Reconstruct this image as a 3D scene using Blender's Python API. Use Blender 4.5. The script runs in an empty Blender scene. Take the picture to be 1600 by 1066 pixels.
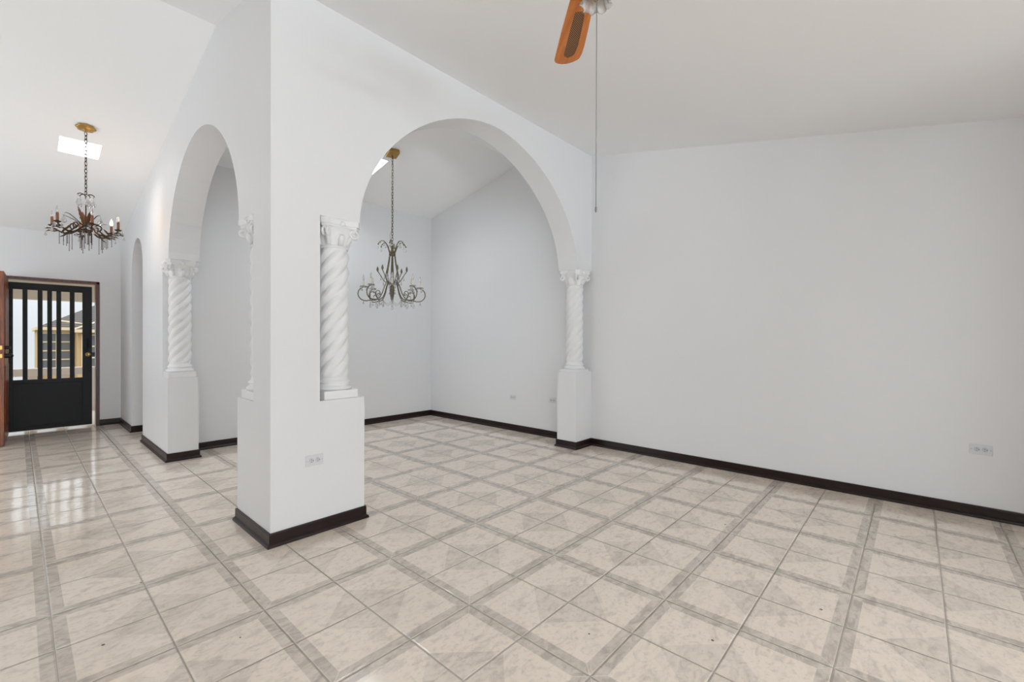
import bpy, bmesh, math, random
from mathutils import Vector, Matrix
random.seed(7)
PI = math.pi
SC = bpy.context.scene
COL = SC.collection

# ------------------------------------------------------------------ helpers
class MB:
    """collects geometry in one bmesh; build() links it as ONE mesh object"""
    def __init__(self): self.bm = bmesh.new()
    def faces(self, vs, fs, smooth=False, mi=0):
        v = [self.bm.verts.new(p) for p in vs]
        for f in fs:
            try:
                fc = self.bm.faces.new([v[i] for i in f]); fc.smooth = smooth; fc.material_index = mi
            except ValueError: pass
        return v
    def box(self, x0, x1, y0, y1, z0, z1, mi=0):
        vs = [(x, y, z) for z in (z0, z1) for y in (y0, y1) for x in (x0, x1)]
        self.faces(vs, [(0,2,3,1),(4,5,7,6),(0,1,5,4),(2,6,7,3),(0,4,6,2),(1,3,7,5)], mi=mi)
    def bevbox(self, x0, x1, y0, y1, z0, z1, b=0.003, seg=2):
        t = bmesh.new(); bmesh.ops.create_cube(t, size=1)
        for v in t.verts:
            v.co = Vector(((x0+x1)/2+v.co.x*(x1-x0), (y0+y1)/2+v.co.y*(y1-y0), (z0+z1)/2+v.co.z*(z1-z0)))
        bmesh.ops.bevel(t, geom=t.edges[:], offset=b, segments=seg, affect='EDGES', profile=.5)
        self.merge(t)
    def merge(self, t, M=None):
        if M is not None: t.transform(M)
        me = bpy.data.meshes.new('tmp'); t.to_mesh(me); t.free()
        self.bm.from_mesh(me); bpy.data.meshes.remove(me)
    def lathe(self, prof, seg=24, c=(0,0,0), rfun=None, smooth=True, cap=True):
        vs = []; n = len(prof)
        for (r, z) in prof:
            for k in range(seg):
                a = 2*PI*k/seg
                rr = r if rfun is None else rfun(r, z, a)
                vs.append((c[0]+rr*math.cos(a), c[1]+rr*math.sin(a), c[2]+z))
        fs = []
        for i in range(n-1):
            for k in range(seg):
                k2 = (k+1) % seg
                fs.append((i*seg+k, i*seg+k2, (i+1)*seg+k2, (i+1)*seg+k))
        if cap:
            fs.append(tuple(range(seg))[::-1]); fs.append(tuple((n-1)*seg+k for k in range(seg)))
        self.faces(vs, fs, smooth)
    def tube(self, pts, r, seg=8, smooth=True, cap=True):
        """tube through points; r a number or list"""
        P = [Vector(p) for p in pts]; n = len(P)
        R = r if isinstance(r, (list, tuple)) else [r]*n
        T = []
        for i in range(n):
            d = P[min(i+1, n-1)]-P[max(i-1, 0)]
            T.append(d.normalized() if d.length > 1e-9 else Vector((0,0,1)))
        up = Vector((0,0,1)) if abs(T[0].z) < .9 else Vector((1,0,0))
        nv = (up-T[0]*up.dot(T[0])).normalized()
        vs = []
        for i in range(n):
            nv = nv-T[i]*nv.dot(T[i])
            nv = nv.normalized() if nv.length > 1e-6 else T[i].orthogonal().normalized()
            b = T[i].cross(nv)
            for k in range(seg):
                a = 2*PI*k/seg
                vs.append(P[i]+nv*(R[i]*math.cos(a))+b*(R[i]*math.sin(a)))
        fs = []
        for i in range(n-1):
            for k in range(seg):
                k2 = (k+1) % seg
                fs.append((i*seg+k, i*seg+k2, (i+1)*seg+k2, (i+1)*seg+k))
        if cap:
            fs.append(tuple(range(seg))[::-1]); fs.append(tuple((n-1)*seg+k for k in range(seg)))
        self.faces(vs, fs, smooth)
    def sphere(self, c, r, seg=12, rings=8, sc=(1,1,1), smooth=True):
        pr = []
        t = bmesh.new(); bmesh.ops.create_uvsphere(t, u_segments=seg, v_segments=rings, radius=r)
        for f in t.faces: f.smooth = smooth
        self.merge(t, Matrix.Translation(c) @ Matrix.Diagonal((sc[0], sc[1], sc[2], 1)))
    def torus(self, M, R, r, sx=1.0, S=14, s=6):
        vs = []; fs = []
        for i in range(S):
            a = 2*PI*i/S
            for k in range(s):
                b = 2*PI*k/s
                vs.append(M @ Vector(((R+r*math.cos(b))*math.cos(a)*sx, (R+r*math.cos(b))*math.sin(a), r*math.sin(b))))
        for i in range(S):
            for k in range(s):
                fs.append((i*s+k, ((i+1) % S)*s+k, ((i+1) % S)*s+(k+1) % s, i*s+(k+1) % s))
        self.faces(vs, fs, True)
    def prism(self, pts, axis, a0, a1, smooth=False):
        """extrude a simple (possibly concave) polygon given in the two other axes"""
        def to3(p, a):
            if axis == 0: return (a, p[0], p[1])
            if axis == 1: return (p[0], a, p[1])
            return (p[0], p[1], a)
        t = bmesh.new(); n = len(pts)
        A = [t.verts.new(to3(p, a0)) for p in pts]; B = [t.verts.new(to3(p, a1)) for p in pts]
        fa = t.faces.new(A); fb = t.faces.new(B[::-1])
        for i in range(n):
            f = t.faces.new([A[i], B[i], B[(i+1) % n], A[(i+1) % n]]); f.smooth = smooth
        t.normal_update()
        bmesh.ops.triangulate(t, faces=[fa, fb], ngon_method='EAR_CLIP')
        bmesh.ops.recalc_face_normals(t, faces=t.faces[:])
        self.merge(t)
    def build(self, name, mat, parent=None, loc=None, recalc=True, autosmooth=None):
        if recalc: bmesh.ops.recalc_face_normals(self.bm, faces=self.bm.faces[:])
        me = bpy.data.meshes.new(name); self.bm.to_mesh(me); self.bm.free()
        for m in (mat if isinstance(mat, (list, tuple)) else [mat]): me.materials.append(m)
        o = bpy.data.objects.new(name, me); COL.objects.link(o)
        if parent is not None: o.parent = parent
        if loc is not None: o.location = loc
        return o

def tag(o, label=None, cat=None, group=None, kind=None):
    if label: o['label'] = label
    if cat: o['category'] = cat
    if group: o['group'] = group
    if kind: o['kind'] = kind
    return o

def empty(name, loc, label, cat, group=None, kind=None, rot=(0,0,0)):
    o = bpy.data.objects.new(name, None); COL.objects.link(o)
    o.location = loc; o.rotation_euler = rot; o.empty_display_size = .1
    return tag(o, label, cat, group, kind)

def copyobj(src, parent, loc=None, rot=None, scale=None):
    c = src.copy(); COL.objects.link(c); c.parent = parent
    if loc is not None: c.location = loc
    if rot is not None: c.rotation_euler = rot
    if scale is not None: c.scale = scale
    for g in list(src.children):
        d = g.copy(); COL.objects.link(d); d.parent = c
    return c

def copy_tree(root, loc, label, rotz=0, group=None):
    r = root.copy(); COL.objects.link(r); r.location = loc; r.rotation_euler = (0,0,rotz); r['label'] = label
    if group: r['group'] = group
    for ch in list(root.children):
        copyobj(ch, r)
    return r

# ------------------------------------------------------------------ materials
def S2L(c):
    return tuple(((v/255)/12.92 if v/255 <= .04045 else ((v/255+.055)/1.055)**2.4) for v in c)

def principled(name, col, rough=.5, metal=0, spec=.5, **kw):
    m = bpy.data.materials.new(name); m.use_nodes = True
    b = m.node_tree.nodes['Principled BSDF']
    b.inputs['Base Color'].default_value = (*col, 1); b.inputs['Roughness'].default_value = rough
    b.inputs['Metallic'].default_value = metal; b.inputs['Specular IOR Level'].default_value = spec
    for k, v in kw.items(): b.inputs[k].default_value = v
    return m

class G:
    """small node-graph writer"""
    def __init__(self, m): self.nt = m.node_tree; self.n = self.nt.nodes; self.l = self.nt.links
    def put(self, sock, v):
        if isinstance(v, (int, float)): sock.default_value = v
        elif isinstance(v, tuple): sock.default_value = v
        else: self.l.new(v, sock)
    def m(self, op, a, b=0.0, c=0.0, clamp=False):
        nd = self.n.new('ShaderNodeMath'); nd.operation = op; nd.use_clamp = clamp
        self.put(nd.inputs[0], a); self.put(nd.inputs[1], b); self.put(nd.inputs[2], c)
        return nd.outputs[0]
    def mix(self, f, a, b, mode='MIX'):
        nd = self.n.new('ShaderNodeMix'); nd.data_type = 'RGBA'; nd.blend_type = mode
        self.put(nd.inputs[0], f); self.put(nd.inputs[6], a); self.put(nd.inputs[7], b)
        return nd.outputs[2]
    def noise(self, vec, scale, detail=4, rough=.55, dist=0.0, out=0):
        nd = self.n.new('ShaderNodeTexNoise')
        self.l.new(vec, nd.inputs['Vector'])
        nd.inputs['Scale'].default_value = scale; nd.inputs['Detail'].default_value = detail
        nd.inputs['Roughness'].default_value = rough; nd.inputs['Distortion'].default_value = dist
        return nd.outputs[out]
    def coords(self, scale=(1,1,1), kind='Object'):
        t = self.n.new('ShaderNodeTexCoord'); mp = self.n.new('ShaderNodeMapping')
        mp.inputs['Scale'].default_value = scale
        self.l.new(t.outputs[kind], mp.inputs['Vector']); return mp.outputs[0]
    def sep(self, v):
        s = self.n.new('ShaderNodeSeparateXYZ'); self.l.new(v, s.inputs[0]); return s.outputs
    def comb(self, x, y, z):
        s = self.n.new('ShaderNodeCombineXYZ'); self.put(s.inputs[0], x); self.put(s.inputs[1], y); self.put(s.inputs[2], z); return s.outputs[0]
    def ramp(self, v, stops):
        nd = self.n.new('ShaderNodeMapRange'); nd.clamp = True; nd.interpolation_type = 'SMOOTHSTEP'
        self.l.new(v, nd.inputs['Value']); nd.inputs['From Min'].default_value = stops[0]; nd.inputs['From Max'].default_value = stops[1]
        return nd.outputs[0]
    def bump(self, hgt, strength, dist=.01, normal=None):
        nd = self.n.new('ShaderNodeBump'); nd.inputs['Strength'].default_value = strength; nd.inputs['Distance'].default_value = dist
        self.l.new(hgt, nd.inputs['Height'])
        if normal is not None: self.l.new(normal, nd.inputs['Normal'])
        return nd.outputs[0]
    @property
    def bsdf(self): return self.n['Principled BSDF']

def paint(name, col, rough=.42, spec=.3, bump=.05):
    m = principled(name, col, rough, 0, spec); g = G(m)
    v = g.coords()
    n1 = g.noise(v, 9, 3); n2 = g.noise(v, 60, 2)
    hh = g.m('ADD', g.m('MULTIPLY', n1, .8), g.m('MULTIPLY', n2, .12))
    g.l.new(g.bump(hh, bump, .02), g.bsdf.inputs['Normal'])
    return m

WALL = paint('white_wall_paint', (.765, .765, .77), .40, .32, .06)
CEIL = paint('white_ceiling_paint', (.90, .90, .90), .6, .15, .04)
PLASTER = paint('white_column_paint', (.82, .82, .82), .38, .4, .10)

def wood(name, c1, c2, rough=.35, scale=(3, 40, 40), spec=.5):
    m = principled(name, c1, rough, 0, spec); g = G(m)
    v = g.coords(scale)
    n = g.noise(v, 1.0, 5, .6, .6)
    g.l.new(g.mix(g.ramp(n, (.3, .7)), (*c1, 1), (*c2, 1)), g.bsdf.inputs['Base Color'])
    g.l.new(g.bump(n, .05, .004), g.bsdf.inputs['Normal'])
    return m
BASEB = wood('dark_brown_wood', S2L((38, 21, 18)), S2L((24, 14, 12)), .28, (6, 6, 60), .32)
FRAMEW = wood('red_brown_frame_wood', S2L((92, 44, 30)), S2L((60, 28, 20)), .32, (40, 40, 4))
DOORW = wood('brown_door_wood', S2L((150, 82, 40)), S2L((88, 40, 24)), .35, (40, 40, 4))
FANW = wood('oak_fan_wood', S2L((208, 128, 54)), S2L((184, 104, 40)), .4, (5, 50, 50))
BLACK = principled('black_gate_paint', S2L((24, 24, 24)), .45, 0, .22)
BRASS = principled('brass', (.62, .40, .14), .3, 1)
OLDGOLD = principled('antique_gold', (.44, .27, .085), .38, 1)
BRONZE = principled('dark_bronze', (.075, .040, .018), .48, .45)
RUST = principled('rust_leaf', (.15, .060, .018), .55, .3)
OLIVE = principled('aged_olive_bronze', (.17, .145, .09), .48, .6)
COPPER = principled('copper_candle_sleeve', S2L((140, 94, 68)), .5, .1)
IVORY = principled('ivory_candle_sleeve', S2L((226, 218, 200)), .5)
BEAD = principled('dark_bead', S2L((70, 52, 42)), .3, .2)
METAL = principled('dull_steel', (.5, .49, .46), .35, 1)
PLASTIC = principled('white_outlet_plastic', S2L((214, 214, 217)), .35)
GREYPL = principled('grey_socket_plastic', S2L((200, 200, 203)), .35)
SLOT = principled('dark_slot', S2L((40, 38, 38)), .6)
CHORD = principled('grey_pull_cord', S2L((120, 118, 116)), .5)
def glassy(name, col=(1,1,1), tr=.75, rough=.06, mixv=.5):
    m = principled(name, col, rough, 0, .6, **{'IOR': 1.5, 'Transmission Weight': tr})
    return m
CRYSTAL = glassy('clear_crystal', (1, 1, 1), .72, .04)
BULBG = glassy('clear_bulb_glass', (1, .99, .97), .85, .08)
FROST = glassy('frosted_ruffled_glass', (.97, .95, .93), .55, .25)
LIT = principled('lit_filament_bulb', (1, .8, .5), .3); LIT.node_tree.nodes['Principled BSDF'].inputs['Emission Color'].default_value = (1, .72, .36, 1)
LIT.node_tree.nodes['Principled BSDF'].inputs['Emission Strength'].default_value = 9

def cane():
    m = principled('woven_cane', S2L((96, 62, 36)), .6); g = G(m)
    v = g.coords((1,1,1)); s = g.sep(v)
    a = g.m('SINE', g.m('MULTIPLY', s[0], 2*PI/.010)); b = g.m('SINE', g.m('MULTIPLY', s[1], 2*PI/.010))
    w = g.m('MULTIPLY', a, b)
    g.l.new(g.mix(g.ramp(w, (-.2, .4)), (*S2L((48, 28, 14)), 1), (*S2L((168, 120, 76)), 1)), g.bsdf.inputs['Base Color'])
    g.l.new(g.bump(w, .4, .002), g.bsdf.inputs['Normal'])
    return m
CANE = cane()

TX0, TY0, TT = 1.4184, .8876, .33
def floor_tile():
    m = principled('marbled_ceramic_tile', (.6,.55,.5), .14, 0, .5, **{'IOR': 1.85}); g = G(m)
    v = g.coords(); s = g.sep(v); X, Y = s[0], s[1]
    def dist(c, o, per):   # distance to the nearest grid line of the given period, metres
        u = g.m('DIVIDE', g.m('SUBTRACT', c, o), per)
        return g.m('MULTIPLY', g.m('ABSOLUTE', g.m('SUBTRACT', u, g.m('ROUND', u))), per)
    du, dv = dist(X, TX0, 2*TT), dist(Y, TY0, 2*TT)
    tu, tv = dist(X, TX0, TT), dist(Y, TY0, TT)
    mn = g.m('MINIMUM', du, dv); W = .046
    band = g.m('LESS_THAN', mn, W)
    dia = g.m('ADD', g.m('SUBTRACT', TT, du), g.m('SUBTRACT', TT, dv))
    RD = .212
    diam = g.m('LESS_THAN', dia, RD)
    inb = g.m('MULTIPLY', g.m('LESS_THAN', du, W), g.m('LESS_THAN', dv, W))
    mitre = g.m('MULTIPLY', g.m('LESS_THAN', g.m('ABSOLUTE', g.m('SUBTRACT', du, dv)), .0022), inb)
    bedge = g.m('LESS_THAN', g.m('ABSOLUTE', g.m('SUBTRACT', mn, W)), .0016)
    dedge = g.m('LESS_THAN', g.m('ABSOLUTE', g.m('SUBTRACT', dia, RD)), .0018)
    light = g.m('MAXIMUM', g.m('MAXIMUM', mitre, g.m('MULTIPLY', bedge, .45)), g.m('MULTIPLY', dedge, .6))
    # tile identity: shifts the marbling and tips each tile a little
    iu = g.m('FLOOR', g.m('DIVIDE', g.m('SUBTRACT', X, TX0), TT)); iv = g.m('FLOOR', g.m('DIVIDE', g.m('SUBTRACT', Y, TY0), TT))
    wn = g.n.new('ShaderNodeTexWhiteNoise'); wn.noise_dimensions = '2D'; g.l.new(g.comb(iu, iv, 0), wn.inputs['Vector'])
    rv = g.sep(wn.outputs['Color'])
    P = g.comb(g.m('ADD', g.m('MULTIPLY', X, 11.0), g.m('MULTIPLY', rv[0], 7)), g.m('ADD', g.m('MULTIPLY', Y, 21.0), g.m('MULTIPLY', rv[1], 7)), rv[2])
    n1 = g.noise(P, 1.0, 6, .62, .8)
    P2 = g.comb(g.m('MULTIPLY', X, 42.0), g.m('MULTIPLY', Y, 50.0), rv[0])
    n2 = g.noise(P2, 1.0, 4, .6, .5)
    vein = g.ramp(n1, (.48, .70)); fine = g.ramp(n2, (.48, .74))
    base = g.mix(g.m('MULTIPLY', vein, .50), (*S2L((238, 224, 208)), 1), (*S2L((194, 181, 167)), 1))
    base = g.mix(g.m('MULTIPLY', fine, .44), base, (*S2L((184, 173, 162)), 1))
    dk = g.mix(g.ramp(n1, (.36, .66)), (*S2L((210, 199, 186)), 1), (*S2L((168, 157, 145)), 1))
    dk = g.mix(g.m('MULTIPLY', fine, .45), dk, (*S2L((162, 151, 140)), 1))
    col = g.mix(g.m('MULTIPLY', diam, .34), base, dk)
    col = g.mix(g.m('MULTIPLY', band, .74), col, dk)
    col = g.mix(g.m('MULTIPLY', light, .7), col, (*S2L((234, 224, 212)), 1))
    gd = g.m('MINIMUM', tu, tv)
    rim = g.m('LESS_THAN', gd, .0042); gr = g.m('LESS_THAN', gd, .0015)
    col = g.mix(g.m('MULTIPLY', rim, .55), col, (*S2L((230, 220, 206)), 1))  # pale rim: bevel highlight along the tile edges painted into the colour
    col = g.mix(g.m('MULTIPLY', gr, .62), col, (*S2L((140, 126, 112)), 1))
    # a few dark specks of old paint on the tiles
    sp = 0.0
    for (sx, sy, r) in SPECKS:
        d = g.m('ADD', g.m('POWER', g.m('SUBTRACT', X, sx), 2), g.m('POWER', g.m('SUBTRACT', Y, sy), 2))
        sp = g.m('MAXIMUM', sp, g.m('LESS_THAN', d, r*r))
    col = g.mix(sp, col, (*S2L((58, 50, 46)), 1))
    g.l.new(col, g.bsdf.inputs['Base Color'])
    g.l.new(g.m('ADD', g.m('MULTIPLY', gr, .5), g.m('ADD', .07, g.m('MULTIPLY', n2, .08))), g.bsdf.inputs['Roughness'])
    prof = g.m('SMOOTH_MIN', gd, .006, .004)
    wav = g.noise(v, 7, 2)
    hh = g.m('ADD', g.m('MULTIPLY', prof, 1.0), g.m('MULTIPLY', wav, .0016))
    nb = g.n.new('ShaderNodeBump'); nb.inputs['Strength'].default_value = .8; nb.inputs['Distance'].default_value = 1.0
    g.l.new(hh, nb.inputs['Height'])
    vm = g.n.new('ShaderNodeVectorMath'); vm.operation = 'ADD'
    g.l.new(nb.outputs[0], vm.inputs[0])
    g.l.new(g.comb(g.m('MULTIPLY', g.m('SUBTRACT', rv[0], .5), .012), g.m('MULTIPLY', g.m('SUBTRACT', rv[1], .5), .012), 0), vm.inputs[1])
    vn = g.n.new('ShaderNodeVectorMath'); vn.operation = 'NORMALIZE'; g.l.new(vm.outputs[0], vn.inputs[0])
    g.l.new(vn.outputs[0], g.bsdf.inputs['Normal'])
    return m
SPECKS = [(.231, 2.44, .006), (2.49, .32, .006), (1.93, .62, .006), (.62, 2.08, .004), (.42, 2.92, .005), (3.55, -.5, .005), (3.2, .95, .005), (1.62, 1.02, .004)]
FLOOR = floor_tile()

# ------------------------------------------------------------------ room measures (metres)
XA, YB, TH = 1.008, 2.847, .26          # arcade walls: left one in the plane X=XA, middle one in Y=YB
XR, YD, YW = 4.54, 5.90, 8.60           # right wall, dining back wall, entrance wall
XL, YK = -2.9, -6.5                     # left and rear walls, behind the camera's view
YRID, ZRID, S1, S2 = 3.94, 3.61, .192, .205
PED = .842; SPR = 2.04
YFLAT = -1.1                             # the ceiling levels out behind the view
def zc(y): return ZRID-S1*(YRID-max(y, YFLAT)) if y < YRID else ZRID-S2*(y-YRID)

def struct(o, label, cat): return tag(o, label, cat, None, 'structure')

# floor
b = MB(); b.faces([(XL-.2, YK-.2, 0), (XR+.2, YK-.2, 0), (XR+.2, YW+.16, 0), (XL-.2, YW+.16, 0)], [(0,1,2,3)])
b.faces([(XL-.2, YK-.2, -.2), (XR+.2, YK-.2, -.2), (XR+.2, YW+.16, -.2), (XL-.2, YW+.16, -.2)], [(3,2,1,0)])
struct(b.build('floor', FLOOR, recalc=False), 'beige marbled ceramic tile floor with darker band pattern', 'floor')

# ceiling with two skylight wells
SKY = [(.271, .568, 6.07, 6.37), (2.44, 3.056, 4.83, 5.20)]
b = MB()
def slab(x0, x1, y0, y1, holes):
    xs = sorted({x0, x1, *[h for q in holes for h in q[:2]]}); ys = sorted({y0, y1, *[h for q in holes for h in q[2:]]})
    T = .22
    for i in range(len(xs)-1):
        for j in range(len(ys)-1):
            cx, cy = (xs[i]+xs[i+1])/2, (ys[j]+ys[j+1])/2
            if any(q[0] < cx < q[1] and q[2] < cy < q[3] for q in holes): continue
            A = [(xs[i], ys[j]), (xs[i+1], ys[j]), (xs[i+1], ys[j+1]), (xs[i], ys[j+1])]
            b.faces([(x, y, zc(y)) for x, y in A], [(3,2,1,0)])
            b.faces([(x, y, zc(y)+T) for x, y in A], [(0,1,2,3)])
    for q in holes:
        A = [(q[0], q[2]), (q[1], q[2]), (q[1], q[3]), (q[0], q[3])]
        for k in range(4):
            p, r = A[k], A[(k+1) % 4]
            b.faces([(p[0], p[1], zc(p[1])), (r[0], r[1], zc(r[1])), (r[0], r[1], zc(r[1])+T), (p[0], p[1], zc(p[1])+T)], [(0,1,2,3)])
slab(XL-.2, XR+.2, YK-.3, YFLAT, [])
slab(XL-.2, XR+.2, YFLAT, YRID, [])
slab(XL-.2, XR+.2, YRID, YW+.15, SKY)
struct(b.build('ceiling', CEIL, recalc=False), 'white sloping ceiling rising to a ridge, with two skylights', 'ceiling')
GLASS = principled('skylight_glass', (1,1,1), 0.02, 0, .5, **{'IOR': 1.45, 'Transmission Weight': 1.0})
ALU = principled('white_skylight_frame', (.8,.8,.8), .4)
for n, q, lab in ((1, SKY[0], 'bright rectangular skylight in the sloped ceiling behind the lit chandelier'),
                  (2, SKY[1], 'skylight partly hidden by the wide arch above the dining chandelier')):
    b = MB()
    e = .0; T = .17
    def zz(y): return zc(y)+T
    A = [(q[0], q[2]), (q[1], q[2]), (q[1], q[3]), (q[0], q[3])]
    b.faces([(x, y, zz(y)) for x, y in A]+[(x, y, zz(y)+.006) for x, y in A], [(3,2,1,0), (4,5,6,7), (0,1,5,4), (1,2,6,5), (2,3,7,6), (3,0,4,7)])
    o = b.build('window_%d' % n, GLASS); struct(o, lab, 'skylight')

# arches --------------------------------------------------------------
def arch(c, a, z0, bb, ex, n=40):
    """points of a superellipse arch from the left spring to the right one"""
    P = []
    for i in range(n+1):
        t = PI-PI*i/n
        cx, sy = math.cos(t), math.sin(t)
        P.append((c+a*math.copysign(abs(cx)**(2/ex), cx), z0+bb*abs(sy)**(2/ex)))
    return P
# left arcade wall (plane X = XA)
pts = [(YB, 0), (3.443, 0), (3.443, PED), (3.135, PED), (3.135, SPR)]
pts += arch(4.4715, 1.0575, SPR, .945, 1.9)
pts += [(5.80, SPR), (5.80, PED), (5.563, PED), (5.563, 0), (6.90, 0)]
pts += arch(7.28, .38, 2.12, .38, 2, 20)
pts += [(7.66, 0), (YW+.05, 0), (YW+.05, zc(YW+.05)+.03), (YRID, ZRID+.03), (YB, zc(YB)+.03)]
b = MB(); b.prism(pts, 0, XA, XA+TH)
# middle arcade wall (plane Y = YB)
pts = [(XA+TH, 0), (1.618, 0), (1.618, PED), (1.305, PED), (1.305, SPR)]
pts += arch(2.912, 1.332, SPR, 1.135, 1.82)
pts += [(XR+.02, SPR), (XR+.02, PED+.03), (4.226, PED+.03), (4.226, 0), (XR+.02, 0), (XR+.02, zc(YB)+.05), (XA+TH, zc(YB)+.05)]
b.prism(pts, 1, YB, YB+TH)
struct(b.build('wall_middle', WALL, recalc=False), 'white L-shaped arcade wall with corner pier and tall arches', 'wall')
def zpoly(y0, y1):
    P = [(y0, -.1), (y1, -.1), (y1, zc(y1)+.1)]
    if y0 < YRID < y1: P.append((YRID, ZRID+.1))
    if y0 < YFLAT < y1: P.append((YFLAT, zc(YFLAT)+.1))
    P.append((y0, zc(y0)+.1)); return P
b = MB(); b.prism(zpoly(YK-.2, YD+.2), 0, XR, XR+.2)
struct(b.build('wall_right', WALL, recalc=False), 'plain white wall along the right side', 'wall')
b = MB(); b.box(XA+TH, XR+.1, YD, YD+.2, -.1, zc(YD)+.05)
struct(b.build('wall_back', WALL), 'white back wall of the dining area behind the arches', 'wall')
# hall beyond the small arch
b = MB(); b.box(2.5, 2.7, YD+.2, YW+.15, -.1, zc(YD)+.05)
struct(b.build('wall_hall', WALL), 'white hall wall beyond the small arch', 'wall')
# entrance wall with the doorway
DX0, DX1, DZ = -.155, .775, 2.03
b = MB(); b.prism([(XL-.2, -.1), (DX0, -.1), (DX0, DZ), (DX1, DZ), (DX1, -.1), (2.7, -.1), (2.7, 2.75), (XL-.2, 2.75)], 1, YW, YW+.15)
struct(b.build('wall_front', WALL, recalc=False), 'white entrance wall around the doorway', 'wall')
# left wall and rear wall with windows (behind the view)
def wall_with_holes(axis, a0, a1, u0, u1, holes, top):
    b = MB()
    us = sorted({u0, u1, *[h for q in holes for h in q[:2]]})
    for i in range(len(us)-1):
        c = (us[i]+us[i+1])/2
        hs = [q for q in holes if q[0] < c < q[1]]
        segs = [(-.1, top)] if not hs else [(-.1, hs[0][2]), (hs[0][3], top)]
        for z0, z1 in segs:
            if z1-z0 < .11 and z0 < 0: continue
            if axis == 0: b.box(a0, a1, us[i], us[i+1], z0, z1)
            else: b.box(us[i], us[i+1], a0, a1, z0, z1)
    return b
b = MB(); b.box(3.2, XR+.1, -1.3, -1.12, -.1, 2.75)  # unseen wall added to keep rear light off the right wall's end
struct(b.build('wall_light_block', WALL), 'unseen white wall added to shade the right end of the room', 'wall')
# windows of the unseen walls: (name, wall, from, to, sill, head, daylight power)
WINDOWS = [
    ('rear_a', 'rear', -2.6, -.8, .2, 2.4, 0), ('rear_b', 'rear', -.4, 1.6, .2, 2.4, 80),
    ('left_a', 'left', -5.6, -3.4, .3, 2.2, 82), ('left_d', 'left', 5.0, 7.4, .4, 2.1, 34)]
struct(wall_with_holes(0, XL-.2, XL, YK-.2, YW+.15, [q[2:6] for q in WINDOWS if q[1] == 'left'], 3.7).build('wall_left', WALL), 'white wall with windows on the left', 'wall')
struct(wall_with_holes(1, YK-.2, YK, XL-.2, XR+.2, [q[2:6] for q in WINDOWS if q[1] == 'rear'], 2.8).build('wall_rear', WALL), 'white wall with tall windows opposite the arches', 'wall')

# baseboards: mitred sweep of a board with a shoe moulding -----------------
BP = [(0, 0), (.024, 0), (.024, .006), (.021, .016), (.014, .022), (.011, .024), (.011, .074), (.008, .082), (0, .082)]
def sweep(path, closed=False):
    b = MB(); n = len(path)
    def off(i, d):
        p = Vector(path[i])
        def nrm(a, c):
            t = (Vector(c)-Vector(a)).normalized(); return Vector((-t.y, t.x))
        if closed or 0 < i < n-1:
            n1 = nrm(path[i-1], path[i]); n2 = nrm(path[i], path[(i+1) % n])
            return p+(n1+n2)*d/(1+n1.dot(n2))
        return p+(nrm(path[0], path[1]) if i == 0 else nrm(path[-2], path[-1]))*d
    vs = []
    for i in range(n):
        for d, z in BP:
            q = off(i, d); vs.append((q.x, q.y, z+.0005))
    K = len(BP); fs = []
    for i in range(n if closed else n-1):
        j = (i+1) % n
        for k in range(K-1): fs.append((i*K+k, j*K+k, j*K+k+1, i*K+k+1))
    if not closed: fs += [tuple(range(K)), tuple((n-1)*K+k for k in range(K))[::-1]]
    b.faces(vs, fs); return b
X2 = XA+TH
struct(sweep([(X2, YB+TH), (1.618, YB+TH), (1.618, YB), (XA, YB), (XA, 3.443), (X2, 3.443)], True).build('baseboard_middle', BASEB), 'dark brown wooden baseboard around the corner pier', 'baseboard')
struct(sweep([(X2, YD), (X2, 5.563), (XA, 5.563), (XA, 6.90), (X2, 6.90)]).build('baseboard_left', BASEB), 'dark brown baseboard around the pier between tall and small arch', 'baseboard')
struct(sweep([(X2, 7.66), (XA, 7.66), (XA, YW), (DX1+.002, YW)]).build('baseboard_front', BASEB), 'dark brown baseboard beside the entrance doorway', 'baseboard')
struct(sweep([(XR, -1.12), (XR, YB), (4.226, YB), (4.226, YB+TH), (XR, YB+TH), (XR, YD), (X2+.03, YD)]).build('baseboard_right', BASEB), 'dark brown baseboard along the right wall and dining corner', 'baseboard')

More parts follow.
